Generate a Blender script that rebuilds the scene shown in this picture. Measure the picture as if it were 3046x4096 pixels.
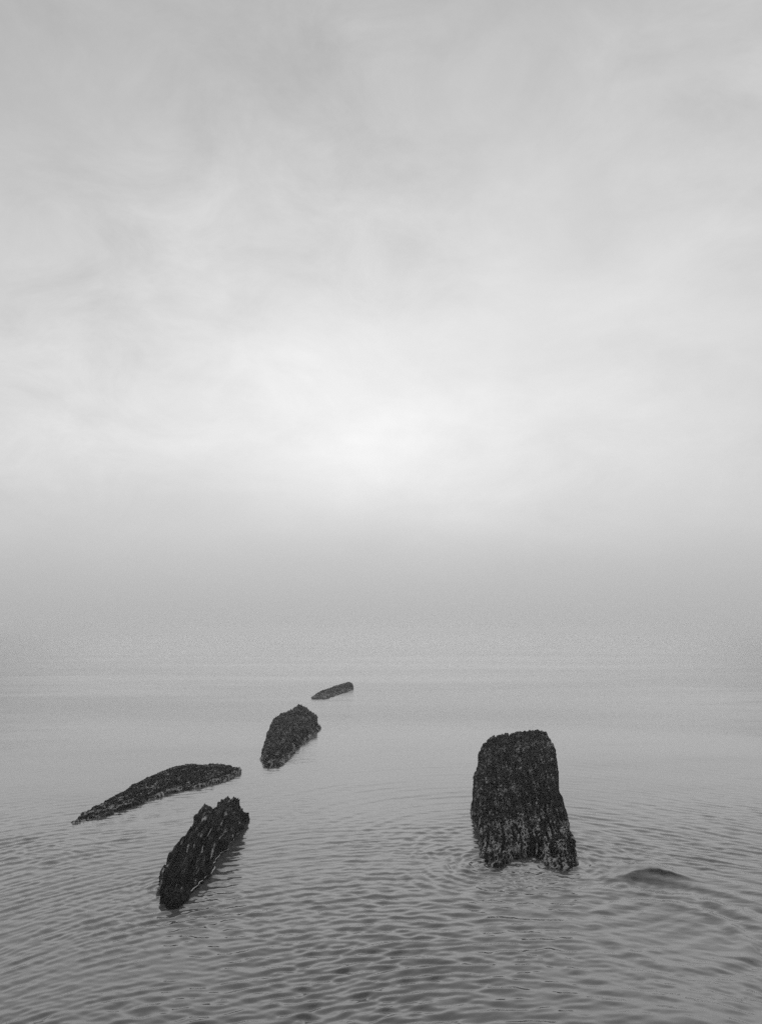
import bpy, math, random
import numpy as np
from mathutils import Vector

# ----------------------------------------------------------------- scene, camera
S = bpy.context.scene
for o in list(bpy.data.objects):
    bpy.data.objects.remove(o, do_unlink=True)

CAM_H = 1.6
PITCH = math.radians(9.8)
FPX = 682.7                                   # focal length for a frame 761 x 1024
cam = bpy.data.cameras.new("camera")
cam.sensor_fit = 'VERTICAL'
cam.sensor_height = 36.0
cam.lens = 36.0 * FPX / 1024.0
cam.clip_start = 0.05
cam.clip_end = 20000
camo = bpy.data.objects.new("camera", cam)
S.collection.objects.link(camo)
camo.location = (0, 0, CAM_H)
camo.rotation_euler = (math.radians(90) + PITCH, 0, 0)
S.camera = camo

S.view_settings.view_transform = 'Standard'
S.view_settings.look = 'None'
S.view_settings.gamma = 1.0
S.view_settings.exposure = -0.62         # a bright fog: exposed down half a stop
S.cycles.use_denoising = False          # the leftover fine grain suits the photo
S.cycles.use_adaptive_sampling = False
S.cycles.volume_bounces = 4
S.cycles.max_bounces = 6

# ----------------------------------------------------------------- world: fog-bright overcast sky
SUN_EL = math.radians(33)                     # sun lamp, raised above the hidden sun's glow to brighten mid-water reflections
GLOW_EL = math.radians(14.5)  # height of the hidden sun's glow in the sky
SUN_AZ = math.radians(0.5)                    # from +Y towards +X
SUN_DIR = Vector((math.sin(SUN_AZ) * math.cos(SUN_EL), math.cos(SUN_AZ) * math.cos(SUN_EL), math.sin(SUN_EL)))
GLOW_DIR = Vector((0.0, math.cos(GLOW_EL), math.sin(GLOW_EL)))


def lin(v):
    return v / 12.92 if v <= 0.04045 else ((v + 0.055) / 1.055) ** 2.4


W = bpy.data.worlds.new("World")
S.world = W
W.use_nodes = True
nt = W.node_tree
nt.nodes.clear()


class G:
    """tiny node-graph helper"""
    def __init__(self, nt):
        self.nt = nt

    def n(self, kind, **kw):
        nd = self.nt.nodes.new(kind)
        for k, v in kw.items():
            setattr(nd, k, v)
        return nd

    def put(self, sock, v):
        if hasattr(v, 'is_linked'):
            self.nt.links.new(v, sock)
        else:
            sock.default_value = v

    def m(self, op, a, b=0.0, c=0.0, clamp=False):
        nd = self.n('ShaderNodeMath', operation=op, use_clamp=clamp)
        for s, v in zip(nd.inputs, (a, b, c)):
            self.put(s, v)
        return nd.outputs[0]

    def vm(self, op, a, b=None, scale=None):
        nd = self.n('ShaderNodeVectorMath', operation=op)
        self.put(nd.inputs[0], a)
        if b is not None:
            self.put(nd.inputs[1], b)
        if scale is not None:
            self.put(nd.inputs['Scale'], scale)
        return nd.outputs['Value'] if op in ('DOT_PRODUCT', 'LENGTH', 'DISTANCE') else nd.outputs[0]

    def noise(self, vec, scale, detail=4, rough=0.5, dist=0.0):
        nd = self.n('ShaderNodeTexNoise')
        self.put(nd.inputs['Vector'], vec)
        nd.inputs['Scale'].default_value = scale
        nd.inputs['Detail'].default_value = detail
        nd.inputs['Roughness'].default_value = rough
        nd.inputs['Distortion'].default_value = dist
        return nd.outputs['Fac']

    def ramp(self, fac, stops, interp='LINEAR'):
        nd = self.n('ShaderNodeValToRGB')
        cr = nd.color_ramp
        cr.interpolation = interp
        while len(cr.elements) < len(stops):
            cr.elements.new(0.5)
        for e, (p, v) in zip(cr.elements, stops):
            e.position = p
            e.color = (v, v, v, 1)
        self.put(nd.inputs[0], fac)
        return nd.outputs[0]

    def mapping(self, vec, loc=(0, 0, 0), rot=(0, 0, 0), scale=(1, 1, 1)):
        nd = self.n('ShaderNodeMapping')
        self.put(nd.inputs['Vector'], vec)
        nd.inputs['Location'].default_value = loc
        nd.inputs['Rotation'].default_value = rot
        nd.inputs['Scale'].default_value = scale
        return nd.outputs[0]


g = G(nt)
tc = g.n('ShaderNodeTexCoord').outputs['Generated']
dirn = g.vm('NORMALIZE', tc)
sep = g.n('ShaderNodeSeparateXYZ')
g.put(sep.inputs[0], dirn)
zz = sep.outputs['Z']
# brightness of the cloud deck by height above the horizon (the deck is thinnest round the hidden sun)
base = g.ramp(g.m('MAXIMUM', zz, 0.0), [
    (0.0, lin(.705)), (0.03, lin(.72)), (0.06, lin(.742)), (0.10, lin(.775)), (0.14, lin(.81)), (0.19, lin(.838)),
    (0.27, lin(.86)), (0.40, lin(.855)), (0.50, lin(.83)), (0.60, lin(.80)), (0.72, lin(.75)), (0.86, lin(.66)), (1.0, lin(.56))], 'LINEAR')
# hidden sun glow
cosang = g.vm('DOT_PRODUCT', dirn, tuple(GLOW_DIR))
ang = g.m('ARCCOSINE', g.m('MINIMUM', cosang, 0.99999))
wide = g.m('POWER', 2.71828, g.m('MULTIPLY', g.m('POWER', g.m('DIVIDE', ang, 0.62), 2.0), -1.0))
az = g.m('ARCTAN2', sep.outputs['X'], sep.outputs['Y'])
el = g.m('ARCSINE', zz)
# the hidden sun's glow is wider than it is tall, with a ragged outline
rag = g.m('SUBTRACT', g.noise(g.mapping(dirn, (4, 1, 7), (0, 0.25, 0), (1, 1, 3.2)), 5.0, 5, 0.55, 0.6), 0.5)
def lobe(e0, wa, we, p):
    d = g.m('SQRT', g.m('ADD', g.m('POWER', g.m('ABSOLUTE', g.m('DIVIDE', az, wa)), 2.0),
                        g.m('POWER', g.m('ABSOLUTE', g.m('DIVIDE', g.m('SUBTRACT', el, e0), we)), 2.0)))
    d = g.m('MAXIMUM', g.m('ADD', d, g.m('MULTIPLY', rag, 0.8)), 0.0)
    return g.m('POWER', 2.71828, g.m('MULTIPLY', g.m('POWER', d, p), -1.0))
glow = g.m('ADD', g.m('MULTIPLY', lobe(GLOW_EL + 0.01, 0.24, 0.105, 1.8), 0.42), g.m('MULTIPLY', lobe(GLOW_EL + 0.10, 0.42, 0.32, 2.0), 0.50))
# cloud texture, on a flat deck overhead
den = g.m('ADD', g.m('ABSOLUTE', zz), 0.16)
comb = g.n('ShaderNodeCombineXYZ')
g.put(comb.inputs[0], g.m('DIVIDE', sep.outputs['X'], den))
g.put(comb.inputs[1], g.m('DIVIDE', sep.outputs['Y'], den))
deck = comb.outputs[0]
n1 = g.noise(g.mapping(deck, (3.1, 1.7, 0), (0, 0, 0.9), (1.0, 0.8, 1)), 1.1, 5, 0.52, 0.4)
n2 = g.noise(g.mapping(dirn, (2.7, 4.2, 1), (0.3, 0.75, 0.2), (1.0, 1.0, 1.7)), 6.5, 9, 0.66, 0.5)
n3 = g.noise(g.mapping(dirn, (1.0, 2.0, 3.0), (0.2, 0.5, 0), (1, 1, 1.7)), 2.6, 5, 0.5, 0.5)
where = g.ramp(g.noise(g.mapping(dirn, (9.0, 2.0, 5.0)), 2.2, 2, 0.5), [(0.35, 0.25), (0.65, 1.0)])
tex = g.m('ADD', g.m('MULTIPLY', g.m('SUBTRACT', n1, 0.5), 0.30), g.m('MULTIPLY', g.m('MULTIPLY', g.m('SUBTRACT', n2, 0.5), where), 0.62))
tex = g.m('ADD', tex, g.m('MULTIPLY', g.m('SUBTRACT', n3, 0.5), 0.30))
tex = g.m('MULTIPLY', tex, g.ramp(g.m('MAXIMUM', zz, 0.0), [(0.04, 0.0), (0.22, 0.7), (0.5, 1.0)]))
cl = g.m('MULTIPLY', base, g.m('ADD', 0.90, g.m('MULTIPLY', wide, 0.10)))
cl = g.m('MULTIPLY', cl, g.m('ADD', 1.0, tex))
def dark_cloud(px, py, r, k):
    u, v = (px * 761 / 3046 - 380.5) / 682.7, (512 - py / 4.0) / 682.7
    d = Vector((u, math.cos(PITCH) - v * math.sin(PITCH), math.sin(PITCH) + v * math.cos(PITCH))).normalized()
    a = g.m('ADD', g.m('DIVIDE', g.vm('DISTANCE', dirn, tuple(d)), r), g.m('MULTIPLY', g.m('SUBTRACT', n2, 0.5), 1.6))
    return g.m('SUBTRACT', 1.0, g.m('MULTIPLY', k, g.m('POWER', 2.71828, g.m('MULTIPLY', g.m('POWER', g.m('MAXIMUM', a, 0.0), 2.0), -1.0))))
back = g.ramp(g.m('ADD', g.m('MULTIPLY', sep.outputs['Y'], 0.5), 0.5), [(0.1, 0.62), (0.55, 1.0)])
cl = g.m('MULTIPLY', cl, back)
for q_ in ((330, 420, 0.20, 0.10), (60, 1000, 0.14, 0.06), (1500, 480, 0.20, 0.05)):
    cl = g.m('MULTIPLY', cl, dark_cloud(*q_))
cl = g.m('ADD', cl, g.m('MULTIPLY', glow, g.ramp(g.m('MAXIMUM', zz, 0.0), [(0.09, 0.0), (0.16, .10), (0.25, .20)])))
# thin share of clear-sky light above the deck, in grey
skyt = g.n('ShaderNodeTexSky', sky_type='NISHITA')
skyt.sun_disc = False
skyt.sun_elevation = SUN_EL
skyt.sun_rotation = SUN_AZ
bw = g.n('ShaderNodeRGBToBW')
g.put(bw.inputs[0], skyt.outputs[0])
SKY_STRENGTH = 0.1
total = g.m('ADD', g.m('MULTIPLY', g.m('MINIMUM', bw.outputs[0], 6.0), 0.02), g.m('DIVIDE', g.m('MULTIPLY', cl, 1.537), SKY_STRENGTH))
cc = g.n('ShaderNodeCombineColor')
for i in range(3):
    g.put(cc.inputs[i], total)
bg = g.n('ShaderNodeBackground')
g.put(bg.inputs['Color'], cc.outputs[0])
bg.inputs['Strength'].default_value = SKY_STRENGTH
wo = g.n('ShaderNodeOutputWorld')
nt.links.new(bg.outputs[0], wo.inputs['Surface'])

# ----------------------------------------------------------------- the sun lamp, raised and spread wide to brighten the water
sl = bpy.data.lights.new("sun", 'SUN')
sl.energy = 0.5
sl.angle = math.radians(76)
sl.color = (1.0, 1.0, 1.0)
so = bpy.data.objects.new("sun", sl)
S.collection.objects.link(so)
so.location = (0, 40, 30)
so.rotation_euler = SUN_DIR.to_track_quat('Z', 'Y').to_euler()


# ----------------------------------------------------------------- measuring: where a sight line meets a height
CP, SP = math.cos(PITCH), math.sin(PITCH)


def ray(px, py):
    """px, py in the photo's own 3046 x 4096 pixels"""
    u = (px * 761 / 3046 - 380.5) / FPX
    v = (512 - py / 4.0) / FPX
    return np.array([u, CP - v * SP, SP + v * CP])


def at_z(px, py, z=0.0):
    d = ray(px, py)
    t = (z - CAM_H) / d[2]
    return np.array([0, 0, CAM_H]) + d * t


def at_y(px, py, y):
    d = ray(px, py)
    return np.array([0, 0, CAM_H]) + d * (y / d[1])


# ----------------------------------------------------------------- noise in numpy
def _hash(ix, iy, iz, seed):
    h = (ix.astype(np.int64) * 374761393 + iy.astype(np.int64) * 668265263 + iz.astype(np.int64) * 2147483647 + seed * 974634777)
    h = (h ^ (h >> 13)) * 1274126177
    h = h ^ (h >> 16)
    h = (h * 668265263) ^ (h >> 15)
    return (h & 0xFFFFFF).astype(np.float64) / float(0xFFFFFF)


def vnoise(p, seed=0):
    """gradient-like value noise, range about -1..1; p is (N,3)"""
    i = np.floor(p).astype(np.int64)
    f = p - i
    u = f * f * f * (f * (f * 6 - 15) + 10)
    r = 0.0
    for dx in (0, 1):
        wx = u[:, 0] if dx else 1 - u[:, 0]
        for dy in (0, 1):
            wy = u[:, 1] if dy else 1 - u[:, 1]
            for dz in (0, 1):
                wz = u[:, 2] if dz else 1 - u[:, 2]
                r = r + wx * wy * wz * _hash(i[:, 0] + dx, i[:, 1] + dy, i[:, 2] + dz, seed)
    return r * 2 - 1


def fbm(p, octv=4, seed=0, gain=0.5, lac=2.03):
    a, s, t = 1.0, 0.0, 0.0
    q = p.copy()
    for k in range(octv):
        s = s + a * vnoise(q, seed + k * 17)
        t += a
        a *= gain
        q = q * lac + 11.3
    return s / t


def worley(p, seed=0):
    """F1 and F2 of jittered cells, and a random number for the nearest cell"""
    i = np.floor(p).astype(np.int64)
    f1 = np.full(len(p), 9.0)
    f2 = np.full(len(p), 9.0)
    idn = np.zeros(len(p))
    for dx in (-1, 0, 1):
        for dy in (-1, 0, 1):
            for dz in (-1, 0, 1):
                c = i + np.array([dx, dy, dz])
                q = np.stack([c[:, k] + _hash(c[:, 0], c[:, 1], c[:, 2], seed + 31 * (k + 1)) for k in range(3)], 1)
                d = np.sqrt(((q - p) ** 2).sum(1))
                h = _hash(c[:, 0], c[:, 1], c[:, 2], seed + 999)
                near = d < f1
                f2 = np.where(near, f1, np.minimum(f2, d))
                idn = np.where(near, h, idn)
                f1 = np.where(near, d, f1)
    return f1, f2, idn


def sstep(a, b, x):
    t = np.clip((x - a) / (b - a), 0, 1)
    return t * t * (3 - 2 * t)


def grid_mesh(name, P, close_u=False, caps=False):
    """P is (n, m, 3): one smooth-shaded sheet of quads"""
    n, m = P.shape[:2]
    idx = np.arange(n * m).reshape(n, m)
    if close_u:
        idx = np.concatenate([idx, idx[:, :1]], 1)
    q = np.stack([idx[:-1, :-1], idx[:-1, 1:], idx[1:, 1:], idx[1:, :-1]], -1).reshape(-1, 4)
    me = bpy.data.meshes.new(name)
    me.vertices.add(n * m)
    me.vertices.foreach_set('co', P.reshape(-1).astype(np.float32))
    me.loops.add(q.size)
    me.loops.foreach_set('vertex_index', q.reshape(-1).astype(np.int32))
    me.polygons.add(len(q))
    me.polygons.foreach_set('loop_start', np.arange(0, q.size, 4, dtype=np.int32))
    me.polygons.foreach_set('use_smooth', np.ones(len(q), dtype=bool))
    me.update(calc_edges=True)
    me.validate()
    return me


def attr(me, name, vals):
    at = me.attributes.new(name, 'FLOAT', 'POINT')
    at.data.foreach_set('value', np.ascontiguousarray(vals, dtype=np.float32).ravel())


def put(name, me, mat, parent=None):
    o = bpy.data.objects.new(name, me)
    S.collection.objects.link(o)
    if mat:
        me.materials.append(mat)
    if parent:
        o.parent = parent
    return o


def tag(o, label=None, cat=None, group=None, kind=None):
    for k, v in (('label', label), ('category', cat), ('group', group), ('kind', kind)):
        if v:
            o[k] = v


def new_mat(name):
    m = bpy.data.materials.new(name)
    m.use_nodes = True
    m.node_tree.nodes.clear()
    gg = G(m.node_tree)
    out = gg.n('ShaderNodeOutputMaterial')
    return m, gg, out


# ----------------------------------------------------------------- materials
def mat_rock():
    m, q, out = new_mat("wet_barnacled_rock")
    co = q.n('ShaderNodeTexCoord').outputs['Object']
    at = q.n('ShaderNodeAttribute', attribute_name='crust')
    b = q.noise(co, 60.0, 4, 0.65)
    c = q.noise(co, 170.0, 3, 0.6)
    fac = q.m('MULTIPLY', at.outputs['Fac'], q.ramp(c, [(0.35, 0.35), (0.65, 1.25)]))
    fac = q.m('ADD', fac, q.m('MULTIPLY', q.ramp(b, [(0.52, 0.0), (0.70, 1.0)]), 0.22), clamp=True)
    col = q.ramp(fac, [(0.0, 0.004), (0.42, 0.010), (0.72, 0.08), (1.0, 0.50)])
    bs = q.n('ShaderNodeBsdfPrincipled')
    q.put(bs.inputs['Base Color'], col)
    q.put(bs.inputs['Roughness'], q.ramp(c, [(0.35, 0.35), (0.65, 0.8)]))
    bs.inputs['Specular IOR Level'].default_value = 0.1
    bp = q.n('ShaderNodeBump')
    bp.inputs['Strength'].default_value = 0.6
    bp.inputs['Distance'].default_value = 0.006
    q.put(bp.inputs['Height'], q.m('ADD', c, q.m('MULTIPLY', b, 0.8)))
    q.nt.links.new(bp.outputs[0], bs.inputs['Normal'])
    q.nt.links.new(bs.outputs[0], out.inputs['Surface'])
    return m


def mat_water():
    m, q, out = new_mat("still_sea_water")
    co = q.n('ShaderNodeTexCoord').outputs['Object']
    patch = q.noise(q.mapping(co, (5, 2, 0), (0, 0, 0.05), (0.12, 0.5, 1)), 0.35, 4, 0.55, 0.3)
    bs = q.n('ShaderNodeBsdfPrincipled')
    # silty water, with the dark of the swell's steep face painted into the colour
    sh = q.n('ShaderNodeAttribute', attribute_name='swell_shade').outputs['Fac']
    q.put(bs.inputs['Base Color'], q.ramp(sh, [(0.0, 0.115), (0.45, 0.025), (1.0, 0.010)]))
    # glassy among the rocks, ruffled by fine wavelets further out
    sp = q.n('ShaderNodeSeparateXYZ')
    q.put(sp.inputs[0], co)
    off = q.ramp(q.m('MULTIPLY', q.m('ADD', sp.outputs['Y'], q.m('MULTIPLY', patch, 2.0)), 0.05), [(0.26, 0.0), (0.46, 0.055), (0.90, 0.13)], 'EASE')
    q.put(bs.inputs['Roughness'], q.m('ADD', off, q.ramp(patch, [(0.35, 0.03), (0.65, 0.10)])))
    bs.inputs['IOR'].default_value = 1.62
    rip = q.noise(q.mapping(co, (0, 0, 0), (0, 0, 0.12), (1.0, 2.4, 1)), 7.0, 3, 0.5, 0.2)
    bp = q.n('ShaderNodeBump')
    q.put(bp.inputs['Strength'], q.ramp(patch, [(0.44, 0.012), (0.68, 0.15)]))
    bp.inputs['Distance'].default_value = 0.05
    q.put(bp.inputs['Height'], rip)
    q.nt.links.new(bp.outputs[0], bs.inputs['Normal'])
    q.nt.links.new(bs.outputs[0], out.inputs['Surface'])
    return m


def mat_glint():
    m, q, out = new_mat("white_glint")
    co = q.n('ShaderNodeTexCoord').outputs['Object']
    bs = q.n('ShaderNodeBsdfPrincipled')
    q.put(bs.inputs['Base Color'], q.ramp(q.noise(co, 60, 3), [(0.3, 0.6), (0.7, 0.85)]))
    bs.inputs['Roughness'].default_value = 0.6
    q.nt.links.new(bs.outputs[0], out.inputs['Surface'])
    return m


ROCK = mat_rock()
WATER = mat_water()
GLINT = mat_glint()

# ----------------------------------------------------------------- the sea
rng = np.random.default_rng(7)


def crop(x0, y0, k, pts):
    """points measured in an enlarged part of the photo -> the photo's own pixels"""
    return [(x0 + p[0] * k, y0 + p[1] * k) + tuple(p[2:]) for p in pts]


PIL_L = at_z(1840 + 360 * .3148, 2870 + 1870 * .3148)
PIL_R = at_z(1840 + 1340 * .3148, 2870 + 1890 * .3148)
PIL_M = at_z(1840 + 820 * .3148, 2870 + 1760 * .3148)


def sea_height(x, y, dr, dth, r):
    """height of the sea at each point; dr, dth are the local spacing of the sheet, to leave out what it cannot hold"""
    N = len(x)
    rx, ry = x / r, y / r
    h = np.zeros(N)
    p2 = np.stack([x, y, np.zeros(N)], 1)

    def keep(kx, ky):
        step = np.abs(kx * rx + ky * ry) * dr + np.abs(-kx * ry + ky * rx) * r * dth * 0.6
        return 1 - sstep(1.0, 2.2, step)

    patch = fbm(p2 * np.array([0.35, 0.55, 1]) + 3.7, 3, 5)
    calm = sstep(-0.45, 0.45, patch)                         # slicks and ruffled patches
    sc = at_z(1790, 3110)
    sl = np.hypot((x - sc[0]), (y - sc[1]) * 0.6)                # the smooth slick in front of the bright sky
    calm = (0.35 + 0.85 * calm) * (0.2 + 0.8 * sstep(0.2, 1.3, sl))
    # the ripples are strongest in the backwash between the camera and the big rock
    calm = calm * (0.62 + 1.15 * np.exp(-(((x - 0.6) / 2.0) ** 2 + ((y - 3.6) / 1.6) ** 2))) * (1 - 0.75 * sstep(4.9, 7.6, y))
    hc = at_z(2600, 3492)
    ec = at_z(2680, 3720)
    calm = calm * (1 - 0.92 * np.exp(-((x - hc[0]) / 0.32) ** 2 - ((y - hc[1] + 0.05) / 0.26) ** 2))
    calm = calm * (1 - 0.75 * np.exp(-((x - ec[0]) / 0.65) ** 2 - ((y - ec[1]) / 0.5) ** 2))
    wx = x + 0.25 * fbm(p2 * 0.5, 2, 21)
    wy = y + 0.25 * fbm(p2 * 0.5 + 9, 2, 22)
    # wind ripples, crests running a little up to the right on the left half and down to the right on the right half
    envs = [0.5 + 1.0 * fbm(p2 * 0.9 + k * 5.1, 2, 100 + k).clip(-0.5, 1) for k in range(7)]
    for k in range(84):
        lam = 0.042 * (3.3 ** rng.random())
        kk = 2 * math.pi / lam
        amp = 0.00100 * (lam / 0.1) ** 1.15
        ph = rng.random() * 6.283
        if k % 10 < 2:                                       # straight trains
            th = math.radians(90 + rng.normal(0, 26) + 8)
            kx, ky = kk * math.cos(th), kk * math.sin(th)
            f = kx * wx + ky * wy
        else:                                                # trains bent by the shallow shore behind the camera
            cx, cy = 0.35 + rng.normal(0, 0.40), min(1.9 + rng.normal(0, 0.5), 2.6)
            dx, dy = wx - cx, wy - cy
            d = np.hypot(dx, dy) + 1e-4
            kx, ky = kk * dx / d, kk * dy / d
            f = kk * d
        h += amp * envs[k % 7] * calm * keep(kx, ky) * np.sin(f + ph)
    # slow swell
    for lam, deg, amp in ((1.4, 96, 0.0014), (0.9, 78, 0.0008), (2.3, 104, 0.003), (0.62, 112, 0.0006), (4.5, 88, 0.005), (8.0, 95, 0.009)):
        kk = 2 * math.pi / lam
        th = math.radians(deg)
        kx, ky = kk * math.cos(th), kk * math.sin(th)
        h += amp * keep(kx, ky) * np.sin(kx * wx + ky * wy + rng.random() * 6.283)
    # rings thrown off by the rocks
    def rings(c, lam, amp, r0, fall, stretch=1.0, ph=0.0, seed=0):
        nonlocal h
        dx, dy = x - c[0], (y - c[1]) * stretch
        d = np.hypot(dx, dy) + 0.03 * fbm(p2 * 3.0 + seed, 2, 40 + seed)
        kk = 2 * math.pi / lam
        dd = np.maximum(d, 1e-4)
        kp = keep(kk * dx / dd, kk * dy / dd)
        env = sstep(r0 * 0.5, r0, d) * np.exp(-np.maximum(d - r0, 0) / fall)
        env = env * (0.35 + 0.65 * sstep(-0.4, 0.5, fbm(p2 * 1.7 + seed * 3.3, 2, 60 + seed)))
        h += amp * env * kp * np.sin(kk * d + ph)

    mid = (PIL_L + PIL_R) / 2 + np.array([0, 0.25, 0])
    rings(mid, 0.125, 0.0022, 0.75, 1.1, 1.0, 0.0, 1)
    rings(mid, 0.085, 0.0012, 0.70, 0.9, 1.0, 1.0, 2)
    rings(mid, 0.18, 0.0024, 0.8, 1.6, 0.9, 2.0, 3)
    rings(PIL_L + np.array([0.02, 0.02, 0]), 0.05, 0.0034, 0.06, 0.30, 1.0, 0, 4)
    rings(PIL_L + np.array([-0.05, 0.05, 0]), 0.08, 0.0050, 0.10, 0.36, 1.0, 0, 5)
    rings(PIL_R + np.array([0.0, 0.03, 0]), 0.040, 0.0022, 0.05, 0.25, 1.0, 0, 6)
    rings(PIL_R + np.array([0.03, 0.10, 0]), 0.075, 0.0046, 0.10, 0.36, 1.0, 0, 7)
    rings(PIL_M, 0.035, 0.0006, 0.03, 0.2, 1.0, 0, 8)
    c3 = at_z(690, 3560)
    rings(c3, 0.055, 0.0026, 0.10, 0.20, 1.0, 0, 9)
    rings(at_z(700, 3630), 0.05, 0.0022, 0.05, 0.26, 1.0, 0, 10)
    rings(at_z(1060, 2900), 0.22, 0.0016, 0.3, 1.2, 1.0, 0, 11)
    rings(at_z(330, 3280), 0.13, 0.0012, 0.15, 0.7, 1.0, 0, 12)
    rings(at_z(1120, 3060), 0.11, 0.0014, 0.12, 0.5, 1.0, 0, 13)
    # the swell heaving up on the right: steep on the near side, long behind
    c = at_z(2600, 3492)
    u = (x - c[0]) / 0.20
    w = (y - c[1]) + 0.070 * u * u
    wn = np.sqrt(w * w + 0.012 ** 2) - 0.012
    prof = np.where(w < 0, np.exp(-wn / 0.055), np.exp(-(w / 0.19) ** 2))
    h += 0.042 * np.exp(-np.abs(u) ** 2.6) * prof
    h -= 0.016 * np.exp(-(u * 0.6) ** 2) * np.exp(-((w + 0.24) / 0.14) ** 2)
    # hollow and rings of the eddy below it
    c2 = at_z(2680, 3720)
    d2 = np.hypot((x - c2[0]), (y - c2[1]) * 0.9)
    h -= 0.016 * np.exp(-(d2 / 0.30) ** 2)
    c5 = at_z(2950, 4180)
    h += 0.07 * np.exp(-((x - c5[0]) / 0.5) ** 2 - ((y - c5[1]) / 0.36) ** 2)
    rings(c2, 0.19, 0.0080, 0.40, 0.7, 0.9, 2.2, 14)
    rings(c2, 0.12, 0.0018, 0.40, 0.6, 0.9, 0.2, 16)
    rings(c, 0.15, 0.0040, 0.34, 0.6, 0.9, 1.0, 15)
    return h


def build_sea():
    rows_in = np.linspace(0.05, 2.3, 60, endpoint=False)
    # spacing grows with distance
    pix = np.linspace(1.6 / 2.3, 1.6 / 60.0, 1500)
    rows_mid = 1.6 / pix
    rows_far = np.geomspace(60.0, 3000.0, 140)[1:]
    R = np.concatenate([rows_in, rows_mid, rows_far])
    dense = np.radians(np.linspace(-34, 34, 1000))
    coarse = np.radians(np.linspace(34, 326, 150)[1:-1])
    T = np.concatenate([dense, coarse])
    dR = np.gradient(R)
    dT = np.gradient(np.concatenate([T, [T[0] + 2 * math.pi]]))[:-1]
    RR, TT = np.meshgrid(R, T, indexing='ij')
    X = RR * np.sin(TT)
    Y = RR * np.cos(TT)
    DR = np.broadcast_to(dR[:, None], RR.shape)
    DT = np.broadcast_to(dT[None, :], RR.shape)
    Z = sea_height(X.ravel(), Y.ravel(), DR.ravel(), DT.ravel(), RR.ravel()).reshape(RR.shape)
    P = np.stack([X, Y, Z], -1)
    me = grid_mesh("sea", P, close_u=True)
    hc = at_z(2600, 3492)
    attr(me, 'swell_shade', np.exp(-((X - hc[0]) / 0.21) ** 2 - ((Y - hc[1]) / 0.15) ** 2))
    o = put("sea", me, WATER)
    tag(o, "calm grey sea with soft ripples fading into fog", "sea", kind="structure")


build_sea()


# ----------------------------------------------------------------- rocks
def poly(pts, n):
    """resample a polyline of 3D points (with optional own positions) to n points by length"""
    pts = np.array(pts, float)
    d = np.r_[0, np.cumsum(np.linalg.norm(np.diff(pts, axis=0), axis=1))]
    d /= d[-1]
    s = np.linspace(0, 1, n)
    return np.stack([np.interp(s, d, pts[:, k]) for k in range(3)], 1)


def smooth_poly(p, it):
    p = p.copy()
    for _ in range(it):
        q = p.copy()
        q[1:-1] = 0.25 * p[:-2] + 0.5 * p[1:-1] + 0.25 * p[2:]
        p = q
    return p


def grid_normals(P, close_u=False):
    if close_u:
        du = np.roll(P, -1, 1) - np.roll(P, 1, 1)
    else:
        du = np.gradient(P, axis=1)
    dv = np.gradient(P, axis=0)
    nn = np.cross(du, dv)
    l = np.linalg.norm(nn, axis=-1, keepdims=True)
    return nn / np.maximum(l, 1e-9)


def blur(A, it, close_u=False):
    for _ in range(it):
        B = np.concatenate([A[:1], A, A[-1:]], 0)
        A = 0.25 * B[:-2] + 0.5 * B[1:-1] + 0.25 * B[2:]
        if close_u:
            A = 0.25 * np.roll(A, 1, 1) + 0.5 * A + 0.25 * np.roll(A, -1, 1)
        else:
            B = np.concatenate([A[:, :1], A, A[:, -1:]], 1)
            A = 0.25 * B[:, :-2] + 0.5 * B[:, 1:-1] + 0.25 * B[:, 2:]
    return A


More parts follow.
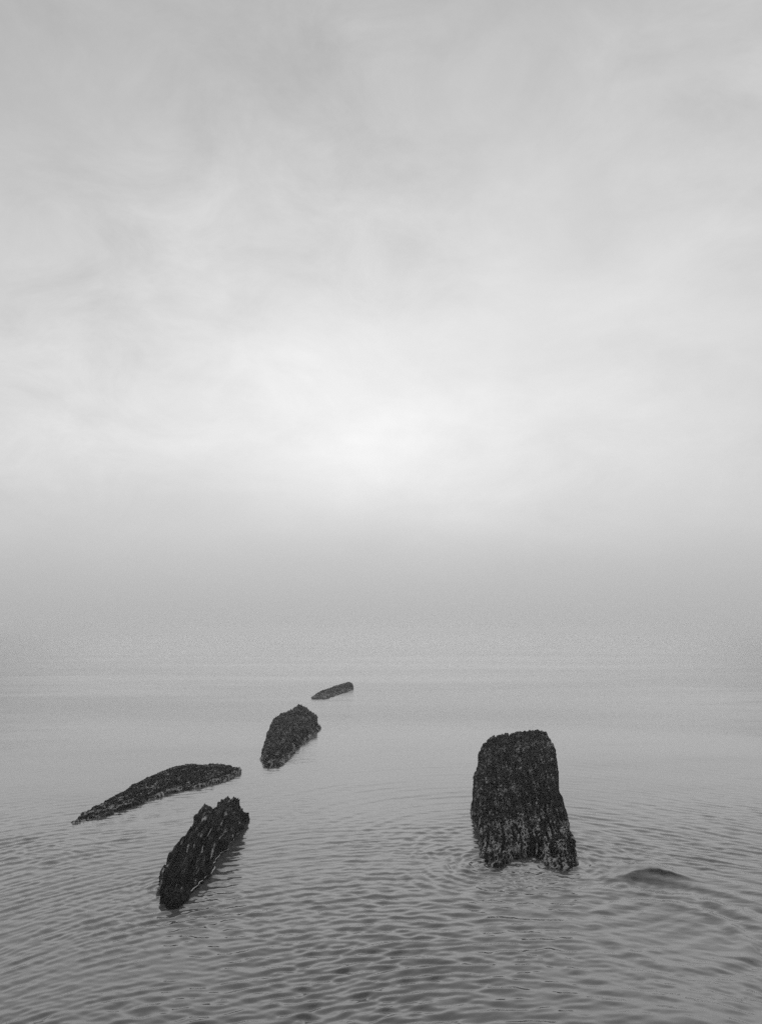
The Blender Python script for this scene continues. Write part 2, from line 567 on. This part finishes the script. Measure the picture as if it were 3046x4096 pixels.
def slab_rock(name, left, right, near, far, ns, nt_, bulge, seed, stria, barn, jag=0, grain=0.0, lump=0.02, depth=0.45, cell=1.0, foot_h=0.07, sfreq=26):
    """A tilted slab of bedrock. left / right: its two long edges from the near to the far end; near / far: its two
    ends from left to right. Each is a list of 3D points. The sides go on down below the water."""
    L = smooth_poly(poly(left, ns), 4)
    Rr = smooth_poly(poly(right, ns), 4)
    Nn = poly(near, nt_)
    F = poly(far, nt_)
    if not jag:
        F = smooth_poly(F, 3)
    s = np.linspace(0, 1, ns)[:, None, None]
    t = np.linspace(0.03, 0.97, nt_)[None, :, None]
    P = (1 - s) * Nn[None] + s * F[None] + (1 - t) * L[:, None] + t * Rr[:, None] \
        - ((1 - s) * (1 - t) * L[0] + (1 - s) * t * Rr[0] + s * (1 - t) * L[-1] + s * t * Rr[-1])
    P[..., 2] += bulge * (np.sin(np.pi * np.clip(t[..., 0], 0, 1)) ** 0.8) * (np.sin(np.pi * (0.06 + 0.9 * s[..., 0])) ** 0.6)
    # sides
    K = 46
    cen = P.reshape(-1, 3).mean(0)
    i = np.clip(np.arange(-K, ns + K), 0, ns - 1)
    j = np.clip(np.arange(-K, nt_ + K), 0, nt_ - 1)
    ei = np.abs(np.arange(-K, ns + K) - i)
    ej = np.abs(np.arange(-K, nt_ + K) - j)
    Q = P[i][:, j].copy()
    e = np.maximum(ei[:, None], ej[None, :]) / K
    # outward directions: away from the slab's middle line
    A = (L[-1] + Rr[-1] - L[0] - Rr[0])
    A[2] = 0
    A /= np.linalg.norm(A)
    B = np.array([A[1], -A[0], 0])
    si = np.sign(np.arange(-K, ns + K) - i)[:, None, None]
    sj = np.sign(np.arange(-K, nt_ + K) - j)[None, :, None]
    out = si * A * (ei[:, None, None] > 0) + sj * B * (ej[None, :, None] > 0)
    Q += out * (np.sin(e * math.pi * 0.5) * 0.022)[..., None]
    Q[..., 2] -= depth * e ** 1.35
    Q = blur(Q, 2)
    Nrm = blur(grid_normals(Q), 3)
    Nrm /= np.maximum(np.linalg.norm(Nrm, axis=-1, keepdims=True), 1e-9)
    if Nrm[K + ns // 2, K + nt_ // 2, 2] < 0:
        Nrm = -Nrm
        flip = True
    else:
        flip = False
    n, m = Q.shape[:2]
    q = Q.reshape(-1, 3)
    # coordinates along the strata, across, and up
    al = (q - cen) @ A
    ac = (q - cen) @ B
    loc = np.stack([ac, al, q[:, 2]], 1)
    wob = fbm(loc * 2.0, 2, seed + 3) * 0.04
    st = np.stack([(ac + wob) * sfreq, al * 1.8, q[:, 2] * 1.5], 1)
    ridge = 1 - 2 * np.abs(fbm(st, 3, seed + 5))
    st2 = np.stack([(ac + wob) * 70, al * 6.0, q[:, 2] * 5], 1)
    ridge2 = 1 - 2 * np.abs(fbm(st2, 2, seed + 6))
    low = fbm(loc * 6.0, 3, seed + 7)
    wv = loc + 0.010 * np.stack([fbm(loc * 35, 2, seed + 71), fbm(loc * 35, 2, seed + 72), fbm(loc * 35, 2, seed + 73)], 1)
    f1, f2, idn = worley(wv * np.array([38, 24, 38]) * cell, seed + 9)
    cups = sstep(0.05, 0.55, f2 - f1) * (0.35 + 1.1 * idn) - 0.35
    g1, g2, idm = worley(wv * np.array([80, 50, 80]) * cell, seed + 15)
    cups2 = sstep(0.05, 0.5, g2 - g1) * (0.4 + idm) - 0.35
    fine = fbm(loc * np.array([120, 80, 120]), 2, seed + 11)
    foot = 1 - sstep(0.0, foot_h, q[:, 2])
    d = lump * low + stria * (ridge - 0.35) + 0.4 * stria * (ridge2 - 0.3) - barn * cups * (0.7 + 0.7 * foot) \
        - 0.45 * barn * cups2 + 0.005 * fine + 0.02 * foot * fbm(loc * np.array([18, 12, 18]), 2, seed + 23)
    rim = 1 - sstep(0.03, 0.24, f2 - f1)
    rim2 = 1 - sstep(0.03, 0.26, g2 - g1)
    where = 0.45 + 0.55 * sstep(-0.35, 0.45, fbm(loc * np.array([22, 12, 22]), 3, seed + 33))
    speck = sstep(0.15, 0.55, fbm(loc * np.array([75, 45, 75]), 2, seed + 35))
    crust = rim * where * (0.36 + 0.74 * foot) + 0.45 * rim2 * where + 0.55 * speck * where \
        + 0.9 * sstep(0.90, 0.93, idm) * (1 - sstep(0.1, 0.5, g1)) * (0.35 + 0.65 * foot)
    crust = 1.25 * crust * (0.25 + 0.85 * sstep(-0.1, 0.75, ridge))
    if grain:
        fib = sstep(0.05, 0.6, fbm(np.stack([(ac + wob) * 110, al * 8, q[:, 2] * 8], 1), 3, seed + 41))
        crust = (1 - grain) * crust + 1.7 * grain * fib * where * (0.3 + 0.9 * sstep(0.0, 0.8, ridge))
    if jag:
        spike = np.maximum(0, 1 - 2.2 * np.abs(fbm(np.stack([ac * 34, al * 5, ac * 0], 1), 2, seed + 13)))
        Q[..., 2] += (jag * spike * sstep(0.05, 0.2, q[:, 2])).reshape(n, m)
    Q = Q + Nrm * d.reshape(n, m)[..., None]
    if flip:
        Q = Q[:, ::-1]
    me = grid_mesh(name, Q)
    crust = crust.reshape(n, m)
    attr(me, 'crust', crust[:, ::-1] if flip else crust)
    return put(name, me, ROCK), Q


def Z(pts, zk=1.0):
    return [at_z(p[0], p[1], p[2] * zk) for p in pts]


# -- jagged rock, near left
c3 = lambda pts: Z(crop(600, 3150, .2663, pts), 0.85)
L3 = c3([(130, 1530, -.01), (200, 1330, .03), (330, 1040, .08), (430, 880, .12), (560, 690, .16), (640, 600, .17), (750, 420, .20), (820, 320, .21)])
R3 = c3([(540, 1640, -.02), (650, 1490, -.01), (780, 1370, .0), (930, 1200, .0), (1110, 970, .0), (1240, 780, .0), (1350, 630, .0), (1420, 520, .0), (1470, 440, .01)])
N3 = c3([(130, 1530, -.01), (230, 1640, -.01), (270, 1760, -.01), (330, 1810, -.02), (450, 1740, -.02), (540, 1640, -.02)])
F3 = c3([(820, 320, .21), (880, 300, .215), (915, 350, .20), (980, 345, .20), (1035, 252, .23), (1065, 280, .22), (1130, 225, .24), (1215, 205, .25),
         (1260, 250, .23), (1320, 300, .20), (1370, 390, .15), (1400, 410, .12), (1430, 395, .10), (1475, 392, .07), (1470, 440, .01)])
r3, Q3 = slab_rock("jagged_rock", L3, R3, N3, F3, 460, 230, .04, 31, .034, .004, jag=.02, grain=.8, lump=.018)
tag(r3, "jagged grooved rock with splintered top, nearest of the four on the left", "rock", "rocks in a row out of the sea")

# bright waterline glint on its right side, put in as a white tube
def waterline_glint(Q, name):
    side = Q if Q[:, -1, 0].mean() > Q[:, 0, 0].mean() else Q[:, ::-1]
    pts = []
    for i in range(75, side.shape[0] - 52):
        row = side[i, side.shape[1] // 2:]
        k = np.argmax(row[:, 2] < 0.010)
        if row[k, 2] < 0.010:
            pts.append(row[k] * [1, 1, 0] + [0.003, 0, 0.007])
    pts = np.array(pts)
    for _ in range(14):
        pts[1:-1] = .25 * pts[:-2] + .5 * pts[1:-1] + .25 * pts[2:]
    w = fbm(pts * 14, 3, 5)
    rad = 0.0045 * (0.55 + 0.9 * w).clip(0.02, 1.2)
    T = np.gradient(pts, axis=0)
    T /= np.linalg.norm(T, axis=1, keepdims=True)
    up = np.array([0, 0, 1.0])
    sd = np.cross(T, up)
    a = np.linspace(0, 2 * math.pi, 8, endpoint=False)
    P = pts[:, None] + rad[:, None, None] * (np.cos(a)[None, :, None] * sd[:, None] + 0.8 * np.sin(a)[None, :, None] * up)
    o = put(name, grid_mesh(name, P, close_u=True), GLINT)
    tag(o, "thin broken line of painted white glint along the right waterline of the jagged rock", "foam")  # the white tube stands in for the bright waterline glint


waterline_glint(Q3, "waterline_glint")

# -- long low rock behind it
c4 = lambda pts: Z(crop(260, 3000, .448, pts), 0.6)
L4 = c4([(60, 665, -.02), (180, 565, .0), (360, 462, .05), (560, 342, .10), (720, 258, .135), (940, 160, .165), (1120, 130, .17), (1250, 138, .15), (1330, 126, .15), (1450, 140, .12), (1540, 165, .07)])
R4 = c4([(110, 672, -.02), (150, 655, -.015), (300, 608, -.01), (600, 508, .0), (700, 462, .0), (860, 415, .0), (1000, 378, .0), (1200, 340, .0), (1400, 300, .0), (1500, 250, .0), (1560, 200, .0)])
N4 = c4([(60, 665, -.02), (80, 670, -.02), (110, 672, -.02)])
F4 = c4([(1540, 165, .07), (1570, 180, .05), (1560, 200, .0)])
r4, _ = slab_rock("low_rock", L4, R4, N4, F4, 560, 170, .018, 57, .012, .018, lump=.016)
tag(r4, "long low whaleback rock lying in the water on the far left with a tapering tail", "rock", "rocks in a row out of the sea")

# -- peaked rock further out
c2_ = lambda pts: Z(crop(1020, 2680, .2603, pts), 0.75)
L2 = c2_([(115, 1400, .0), (130, 1270, .06), (170, 1120, .10), (210, 980, .14), (245, 880, .17), (300, 765, .21), (390, 715, .23)])
R2 = c2_([(400, 1470, -.01), (480, 1370, .0), (620, 1250, .0), (700, 1140, .0), (850, 1050, .0), (930, 960, .0), (965, 880, .0)])
N2 = c2_([(115, 1400, .0), (150, 1480, -.01), (240, 1530, -.02), (320, 1530, -.02), (400, 1470, -.01)])
F2 = c2_([(390, 715, .23), (480, 660, .26), (550, 635, .28), (620, 612, .30), (660, 575, .33), (698, 545, .36), (728, 592, .33), (790, 622, .30), (850, 655, .27), (900, 680, .24), (950, 710, .20), (935, 800, .08), (965, 880, .0)])
r2, _ = slab_rock("peaked_rock", L2, R2, N2, F2, 420, 240, .03, 83, .022, .028, jag=.015, lump=.03, depth=.5)
tag(r2, "pitted rock rising to one small pointed peak, just below the smallest rock", "rock", "rocks in a row out of the sea")

# -- smallest, farthest
L5 = c2_([(870, 432, -.01), (940, 375, .03), (1020, 325, .07), (1200, 262, .13), (1300, 228, .16), (1400, 198, .19), (1440, 192, .20)])
R5 = c2_([(920, 468, -.02), (1000, 452, -.01), (1100, 447, .0), (1200, 412, .0), (1290, 380, .0), (1380, 350, .0), (1430, 330, .0), (1480, 285, .02)])
N5 = c2_([(870, 432, -.01), (890, 460, -.02), (920, 468, -.02)])
F5 = c2_([(1440, 192, .20), (1475, 198, .19), (1495, 225, .14), (1497, 250, .08), (1480, 285, .02)])
r5, _ = slab_rock("small_rock", L5, R5, N5, F5, 300, 120, .03, 97, .018, .022, lump=.02)
tag(r5, "smallest and farthest rock, a log shaped stump with a rounded right end", "rock", "rocks in a row out of the sea")


# -- the big block on the right: a slab of the same tilted beds, rising away from the camera
def incline(pts, m=0.19, d0=5.12, x0=1840, y0=2870, k=.3148):
    """points of the photo laid on a plane that leaves the water at distance d0 and climbs away with slope m"""
    res = []
    for p in pts:
        d = ray(x0 + p[0] * k, y0 + p[1] * k)
        mm = m if len(p) < 3 else p[2]
        t = (CAM_H + mm * d0) / (mm * d[1] - d[2])
        res.append(np.array([0, 0, CAM_H]) + d * t)
    return res


LB = incline([(338, 1850), (323, 1700), (300, 1560), (281, 1400), (260, 1200), (243, 1050), (228, 930), (210, 830), (238, 700), (260, 580), (276, 460), (318, 380), (368, 320)])
RB = incline([(1451, 1880), (1441, 1780), (1424, 1620), (1416, 1560), (1366, 1460), (1331, 1280), (1298, 1150), (1241, 900), (1212, 780), (1200, 650), (1178, 470), (1141, 370), (1104, 290)])
NB = incline([(338, 1850, 0), (410, 1880, 0), (490, 1880, 0), (570, 1830, 0), (680, 1770, 0), (800, 1755, 0), (930, 1750, 0), (1050, 1780, 0), (1120, 1830, 0), (1200, 1900, 0), (1330, 1930, 0), (1410, 1900, 0), (1451, 1880, 0)])
FB = incline([(330, 320), (380, 285), (430, 262), (530, 243), (650, 225), (760, 205), (860, 186), (920, 172), (980, 166), (1030, 176), (1070, 196), (1105, 240), (1128, 290)])
r1, _ = slab_rock("blocky_rock", LB, RB, NB, FB, 640, 460, .03, 11, .019, .021, jag=0, lump=.02, depth=.7, foot_h=.2, sfreq=38)
tag(r1, "largest rock, blocky and crusted with barnacles, standing alone on the right", "rock")

# ----------------------------------------------------------------- fog over the water
import bmesh
hm = bpy.data.meshes.new("haze")
bm = bmesh.new()
bmesh.ops.create_cube(bm, size=1.0)
bmesh.ops.scale(bm, vec=(6400, 6400, 3.2), verts=bm.verts)
bmesh.ops.translate(bm, vec=(0, 0, 0.6), verts=bm.verts)
bm.to_mesh(hm)
bm.free()
mv, q, out = new_mat("pale_haze")
pv = q.n('ShaderNodeVolumePrincipled')
pv.inputs['Color'].default_value = (1, 1, 1, 1)
pv.inputs['Density'].default_value = 0.007
pv.inputs['Anisotropy'].default_value = 0.7
q.nt.links.new(pv.outputs[0], out.inputs['Volume'])
mv.cycles.volume_sampling = 'DISTANCE'
ho = put("haze", hm, mv)
tag(ho, "pale sea fog hiding the horizon", "haze", kind="stuff")
